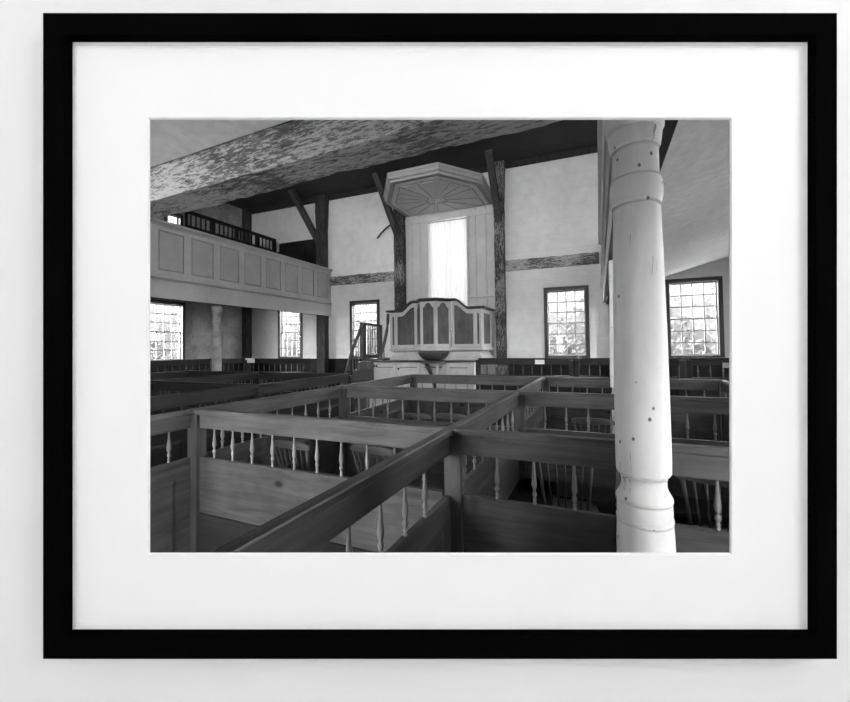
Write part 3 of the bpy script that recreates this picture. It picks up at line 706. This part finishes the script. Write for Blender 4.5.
# returns to the wall
for sgn in (-1, 1):
    x0, x1 = sorted((sgn*1.155, sgn*1.205))
    MB().box(x0, x1, 0.05, YW-8.6-0.25, 1.5, 2.45).build('side_board', M['pulpit'], root)
    cx0, cx1 = sorted((sgn*1.15, sgn*1.29)); MB().box(cx0, cx1, -0.085, YW-8.6-0.25, 2.455, 2.502).build('cap_moulding', M['pulpit_dark'], root)
    x0, x1 = sorted((sgn*1.205, sgn*1.212)); m = MB().box(x0, x1, 0.18, 0.75, 1.64, 2.36); m.build('dark_panel', M['pulpit_panel'], root)
    x0, x1 = sorted((sgn*1.205, sgn*1.222)); m = MB()
    for y in (0.09, 0.88): m.box(x0, x1, y-0.03, y+0.03, 1.56, 2.45)
    m.build('pilaster', M['pulpit'], root)
# floor of the pulpit and moulded base
m = MB()
def basering(e, z): return [(-1.205-e, 1.03, z), (-1.205-e, -e, z), (1.205+e, -e, z), (1.205+e, 1.03, z)]
m.loft([basering(0.03, 1.50), basering(0.035, 1.53), basering(0.0, 1.56)]); m.build('base_moulding', M['pulpit'], root)
m = MB(); m.loft([basering(0.02, 1.27), basering(0.02, 1.31), basering(0.0, 1.33), basering(-0.06, 1.40), basering(-0.08, 1.46), basering(0.01, 1.50)]); m.build('plinth', M['pulpit'], root)
# centre bay: three faces
bay = [Vector((-0.46, 0, 0)), Vector((-0.20, -0.31, 0)), Vector((0.17, -0.31, 0)), Vector((0.43, 0, 0))]
def bayring(e, z):
    c = Vector((0, 0, 0)); r = []
    for p in bay:
        q = p.copy(); q.y = p.y-(e if p.y < -0.1 else 0); q.x = p.x+(e if p.x > 0 else -e)*(0.45 if p.y < -0.1 else 1.0); r.append((q.x, q.y, z))
    return r+[(bay[3].x, 0.05, z), (bay[0].x, 0.05, z)]
m = MB(); m.loft([bayring(0, 1.56), bayring(0, 2.67)]); m.build('bay_body', M['pulpit'], root)
m = MB(); m.loft([bayring(0.012, 2.64), bayring(0.03, 2.67), bayring(0.07, 2.685), bayring(0.07, 2.712)]); m.build('bay_cap', M['pulpit_dark'], root)
m = MB(); m.loft([bayring(0.0, 1.49), bayring(0.03, 1.50), bayring(0.035, 1.56), bayring(0.005, 1.58)]); m.build('bay_base', M['pulpit'], root)
for i in range(3):
    a, b = bay[i], bay[i+1]; t = (b-a).normalized(); nrm = Vector((t.y, -t.x, 0)); L = (b-a).length; w0, w1 = 0.055, L-0.055
    if i == 1: w0, w1 = 0.05, L-0.05
    cx = (w0+w1)/2; hw = (w1-w0)/2
    outl = [(w0, 1.65), (w1, 1.65), (w1, 2.50)]
    for k, (fx, fz) in enumerate([(0.80, 0.0), (0.72, 0.02), (0.60, 0.03), (0.55, 0.055), (0.40, 0.085), (0.2, 0.105), (0.0, 0.11), (-0.2, 0.105), (-0.40, 0.085), (-0.55, 0.055), (-0.60, 0.03), (-0.72, 0.02), (-0.80, 0.0)]): outl.append((cx+hw*fx, 2.50+fz))
    outl.append((w0, 2.50))
    pts = [a+t*x+nrm*0.0005+Vector((0, 0, z)) for x, z in outl]
    MB().prism(pts, nrm*0.007).build('dark_panel', M['pulpit_panel'], root)
    m = MB()
    for x in (0.022, L-0.022):
        p = a+t*x; m.bar(p+nrm*0.007+Vector((0,0,1.58)), p+nrm*0.007+Vector((0,0,2.66)), 0.036, 0.014, up=nrm)
    m.build('pilaster', M['pulpit'], root)
m = MB(); rings = []
for k in range(9):
    t = k/8*PI/2; r = 0.40*math.cos(t*0.93); z = 1.49-0.24*math.sin(t)
    rings.append([(r*math.cos(PI+PI*i/20), -0.03+0.82*r*math.sin(PI+PI*i/20), z) for i in range(21)])
m.loft(rings); m.build('bowl_corbel', M['pulpit_dark'], root, smooth=True)
# inside floor
MB().box(-1.15, 1.15, 0.06, 1.03, 1.5, 1.53).build('floor_board', M['pulpit_dark'], root)

# ------------------------------------------------------------------ cabinets under the pulpit
root = thing('cabinet', 'pale panelled cabinet run standing below the pulpit', 'cabinet', (-3.68, 8.2, 0))
MB().box(-1.26, 1.27, 0.02, 0.3, 0.0, 1.235).build('body', M['cabinet'], root)
MB().box(-1.29, 1.32, -0.05, 0.30, 1.2355, 1.262).build('top_board', M['pulpit_dark'], root)
MB().box(-1.30, 1.30, -0.12, -0.011, 0.0, 0.55).build('step', M['cabinet'], root)
for i in range(4):
    x0 = -1.24+i*0.622; x1 = x0+0.60
    d_ = MB().box(x0, x1, -0.01, 0.0195, 0.57, 1.21).build('door', M['cabinet'], root, 0.003)
    m = MB(); m.hexa([(x0+0.10,-0.0101,0.67),(x1-0.10,-0.0101,0.67),(x1-0.10,-0.0101,1.10),(x0+0.10,-0.0101,1.10),(x0+0.13,-0.02,0.70),(x1-0.13,-0.02,0.70),(x1-0.13,-0.02,1.07),(x0+0.13,-0.02,1.07)]); m.build('raised_panel', M['cabinet'], d_)
    MB().box(x0+0.08, x1-0.08, -0.016, -0.0102, 1.105, 1.12).build('shadow_moulding', M['pulpit_dark'], d_)
    if i == 0:
        m = MB(); m.prism([(x0+0.0,-0.0102,1.10),(x0+0.05,-0.0102,1.13),(x0+0.10,-0.0102,1.10),(x0+0.10,-0.0102,1.18),(x0+0.05,-0.0102,1.15),(x0+0.0,-0.0102,1.18)], (0,-0.006,0)); m.build('butterfly_hinge', M['iron'], d_)
    if i == 1: MB().lathe([(0.02, 0), (0.03, 0.01), (0.02, 0.025)], 10).build('knob', M['iron'], d_).matrix_local = Matrix.Translation((x0+0.05, -0.011, 1.08)) @ Matrix.Rotation(PI/2, 4, 'X')
# half-round shelf with curved bracket
root = thing('bracket_shelf', 'dark half-round shelf on a curved black bracket before the pulpit cabinets', 'shelf', (-3.30, 8.06, 0))
m = MB(); m.prism([(0.30*math.cos(PI+PI*i/16), 0.30*math.sin(PI+PI*i/16), 1.215) for i in range(17)], (0, 0, 0.03)); m.build('shelf_top', M['pulpit_dark'], root)
m = MB().tube([(-0.13,-0.12,1.214),(-0.10,-0.12,1.15),(-0.05,-0.10,1.05),(-0.035,-0.07,0.95),(-0.02,-0.04,0.85),(0.03,-0.03,0.74),(0.05,-0.03,0.60)], [0.05,0.045,0.045,0.045,0.045,0.05,0.04], 8); m.build('bracket', M['iron'], root, smooth=True)
MB().tube([(0.13,-0.1,1.214),(0.13,-0.1,0.0)], 0.03, 8).build('leg', M['cabinet'], root, smooth=True)
MB().tube([(0.05,-0.03,0.62),(0.05,-0.03,0.0)], 0.03, 8).build('leg', M['iron'], root, smooth=True)

# ------------------------------------------------------------------ pulpit stairs
root = thing('pulpit_staircase', 'dark staircase with ramped handrail and spindles climbing to the pulpit', 'staircase', (0, 0, 0))
for i in range(6):
    MB().box(-5.60, -4.98, 7.50+0.2*i, 8.72, 0.205*i, 0.205*(i+1)-0.001).build('step', M['stair'], root)
MB().box(-5.60, -4.98, 8.722, YW-0.26, 0.0, 1.30).build('landing', M['stair'], root)
def ramp(x, nm):
    pts = [(x,7.75,0.56),(x,7.89,0.77),(x,8.05,1.06),(x,8.19,1.36),(x,8.34,1.60),(x,8.46,1.79),(x,8.57,1.93),(x,8.64,2.06),(x,8.68,2.24)]
    MB().tube(pts, 0.035, 8, 1.2).build('handrail', M['stair'], root, smooth=True)
    for y in (7.88, 8.02, 8.16, 8.30, 8.44, 8.56):
        i = max(k for k in range(len(pts)) if pts[k][1] <= y); j = min(i+1, len(pts)-1); t = (y-pts[i][1])/max(1e-6, pts[j][1]-pts[i][1]); z = pts[i][2]+t*(pts[j][2]-pts[i][2])
        st = 0.205*(int((y-7.5)/0.2)+1)
        if z-st > 0.1: MB().tube([(x, y, st), (x, y, z-0.02)], 0.011, 6).build('spindle', M['stair'], root)
ramp(-5.59, 0)
MB().box(-5.60, -5.50, 8.64, 8.75, 1.30, 2.24).build('newel_post', M['stair'], root)
MB().box(-5.59, -5.51, 9.52, YW-0.22, 1.30, 2.20).build('newel_post', M['stair'], root)
MB().bar((-5.55, 8.70, 2.21), (-5.55, YW-0.21, 2.19), 0.07, 0.06).build('landing_rail', M['stair'], root)
MB().box(-5.575, -5.525, 8.75, 9.52, 1.30, 1.40).build('bottom_rail', M['stair'], root)
for k in range(6): MB().tube([(-5.55, 8.84+0.118*k, 1.39), (-5.55, 8.84+0.118*k, 2.2)], 0.016, 6).build('spindle', M['stair'], root)
pts = [(-4.80,8.26,1.31),(-4.80,8.34,1.42),(-4.80,8.43,1.57),(-4.80,8.54,1.78),(-4.80,8.64,2.02),(-4.80,8.69,2.22),(-4.80,8.71,2.44)]
MB().tube(pts, 0.035, 8, 1.3).build('handrail', M['stair'], root, smooth=True)
for y, z in ((8.38, 1.46), (8.48, 1.64)): MB().tube([(-4.80, y, 1.265), (-4.80, y, z)], 0.011, 6).build('spindle', M['stair'], root)
# white cloth on wall pew, left
m = MB(); m.box(-8.02, -7.72, 7.255, 7.345, 1.356, 1.362); m.box(-8.02, -7.72, 7.245, 7.251, 1.25, 1.362)
tag(m.build('white_cloth', M['paper']), 'white cloth draped over the wall pew front beside the slim column', 'cloth')

# ------------------------------------------------------------------ outside
struct(MB().box(-60, 60, -40, 60, -0.65, -0.5).build('ground', M['grass']))
def tree(label, x, y, h, r, n, seed):
    rnd = random.Random(seed); root = thing('tree', label, 'tree', (x, y, -0.5), 0, 'trees outside the windows')
    MB().tube([(0,0,0),(0.05,0,h*0.2),(0,0.05,h*0.5)], [0.25,0.2,0.08], 8).build('trunk', M['bark'], root, smooth=True)
    m = MB(); q = [rnd.uniform(0, 6.28) for _ in range(6)]
    R_ = []
    for a in range(1, 14):
        th = PI*a/14; ring = []
        for b in range(28):
            ph = 2*PI*b/28; k = 0.84+0.07*math.sin(3*ph+q[0])*math.sin(2*th+q[1])+0.06*math.sin(7*ph+q[2]+3*th)+rnd.uniform(-0.04, 0.04)
            ring.append((r*k*math.sin(th)*math.cos(ph), r*k*math.sin(th)*math.sin(ph), h*0.50+h*0.50*k*math.cos(th)))
        R_.append(ring)
    m.loft(R_)
    for _ in range(n):
        v = Vector((rnd.gauss(0,1), rnd.gauss(0,1), rnd.gauss(0,1))).normalized()*rnd.uniform(0.84, 1.04)
        p = Vector((v.x*r, v.y*r, h*0.53+v.z*h*0.46)); qq = Vector((rnd.gauss(0,1), rnd.gauss(0,1), rnd.gauss(0,1))).normalized(); s = qq.orthogonal().normalized()*rnd.uniform(0.07, 0.16); t = qq.cross(s).normalized()*s.length*0.6
        vs = [m.bm.verts.new(p+a) for a in (s, t, -s, -t)]; m.bm.faces.new(vs)
    o = m.build('foliage', M['leaf'], root); o['kind'] = 'stuff'
tree('leafy tree outside the window right of the column', 4.4, 19.0, 6.2, 2.6, 2600, 1)
tree('leafy tree outside the window between pulpit and column', -1.2, 19.5, 6.0, 2.6, 2600, 2)
tree('bushy tree outside the left wall window', -20.0, 13.2, 6.0, 2.6, 2200, 3)
tree('tree outside the narrow window under the gallery', -18.2, 20.0, 6.0, 2.4, 2000, 4)
tree('tree outside the window behind the stairs', -12.6, 20.0, 6.0, 2.6, 2000, 5)

# ------------------------------------------------------------------ light
SKY, GLOW = 58.0, 0.6
W = bpy.data.worlds.new('overcast'); S.world = W; W.use_nodes = True
nt = W.node_tree; bg = nt.nodes['Background']; bg.inputs[1].default_value = SKY
tc = nt.nodes.new('ShaderNodeTexCoord'); dt = nt.nodes.new('ShaderNodeVectorMath'); dt.operation = 'DOT_PRODUCT'
nt.links.new(tc.outputs['Generated'], dt.inputs[0]); dt.inputs[1].default_value = Vector((-0.35, -0.85, 0.45)).normalized()
mx = nt.nodes.new('ShaderNodeMath'); mx.operation = 'MAXIMUM'; mx.inputs[1].default_value = 0.0; nt.links.new(dt.outputs['Value'], mx.inputs[0])
pw = nt.nodes.new('ShaderNodeMath'); pw.operation = 'POWER'; pw.inputs[1].default_value = 3.0; nt.links.new(mx.outputs[0], pw.inputs[0])
ma = nt.nodes.new('ShaderNodeMath'); ma.operation = 'MULTIPLY_ADD'; ma.inputs[1].default_value = GLOW; ma.inputs[2].default_value = 1.0; nt.links.new(pw.outputs[0], ma.inputs[0])
nt.links.new(ma.outputs[0], bg.inputs[0])
def lamp(name, off, aim, size, e):
    L = bpy.data.lights.new(name, 'AREA'); L.shape = 'DISK'; L.size = size; L.energy = e
    o = bpy.data.objects.new(name, L); COL.objects.link(o); lp = CAM+CR*off[0]+CU*off[1]-CF*off[2]; o.location = lp
    o.rotation_euler = (CAM+CR*aim[0]+CU*aim[1]-CF*aim[2]-lp).to_track_quat('-Z', 'Y').to_euler()
lamp('gallery_key_lamp', (0.9, 0.58, 0.40), (0, 0, -0.26), 0.3, 4.6)
lamp('added_bounce_fill', (-0.75, 0.0, 2.0), (-0.9, 1.5, 1.4), 0.5, 29)  # added fill aimed upward, evens out the wall brightness

# ------------------------------------------------------------------ camera
cd = bpy.data.cameras.new('camera'); cam = bpy.data.objects.new('camera', cd); COL.objects.link(cam)
cd.sensor_width = 36; cd.sensor_fit = 'HORIZONTAL'; cd.lens = 36*F_PX/850
cd.shift_x = (425-PPX)/850; cd.shift_y = (PPY-351)/850
cd.clip_start = 0.01; cd.clip_end = 300
cam.matrix_world = LOC
S.camera = cam
vs = S.view_settings; vs.view_transform = 'Standard'; vs.look = 'None'; vs.exposure = 0; vs.gamma = 1; vs.use_curve_mapping = False
try:
    S.cycles.use_denoising = True; S.cycles.sample_clamp_indirect = 8; S.cycles.diffuse_bounces = 6
except Exception: pass
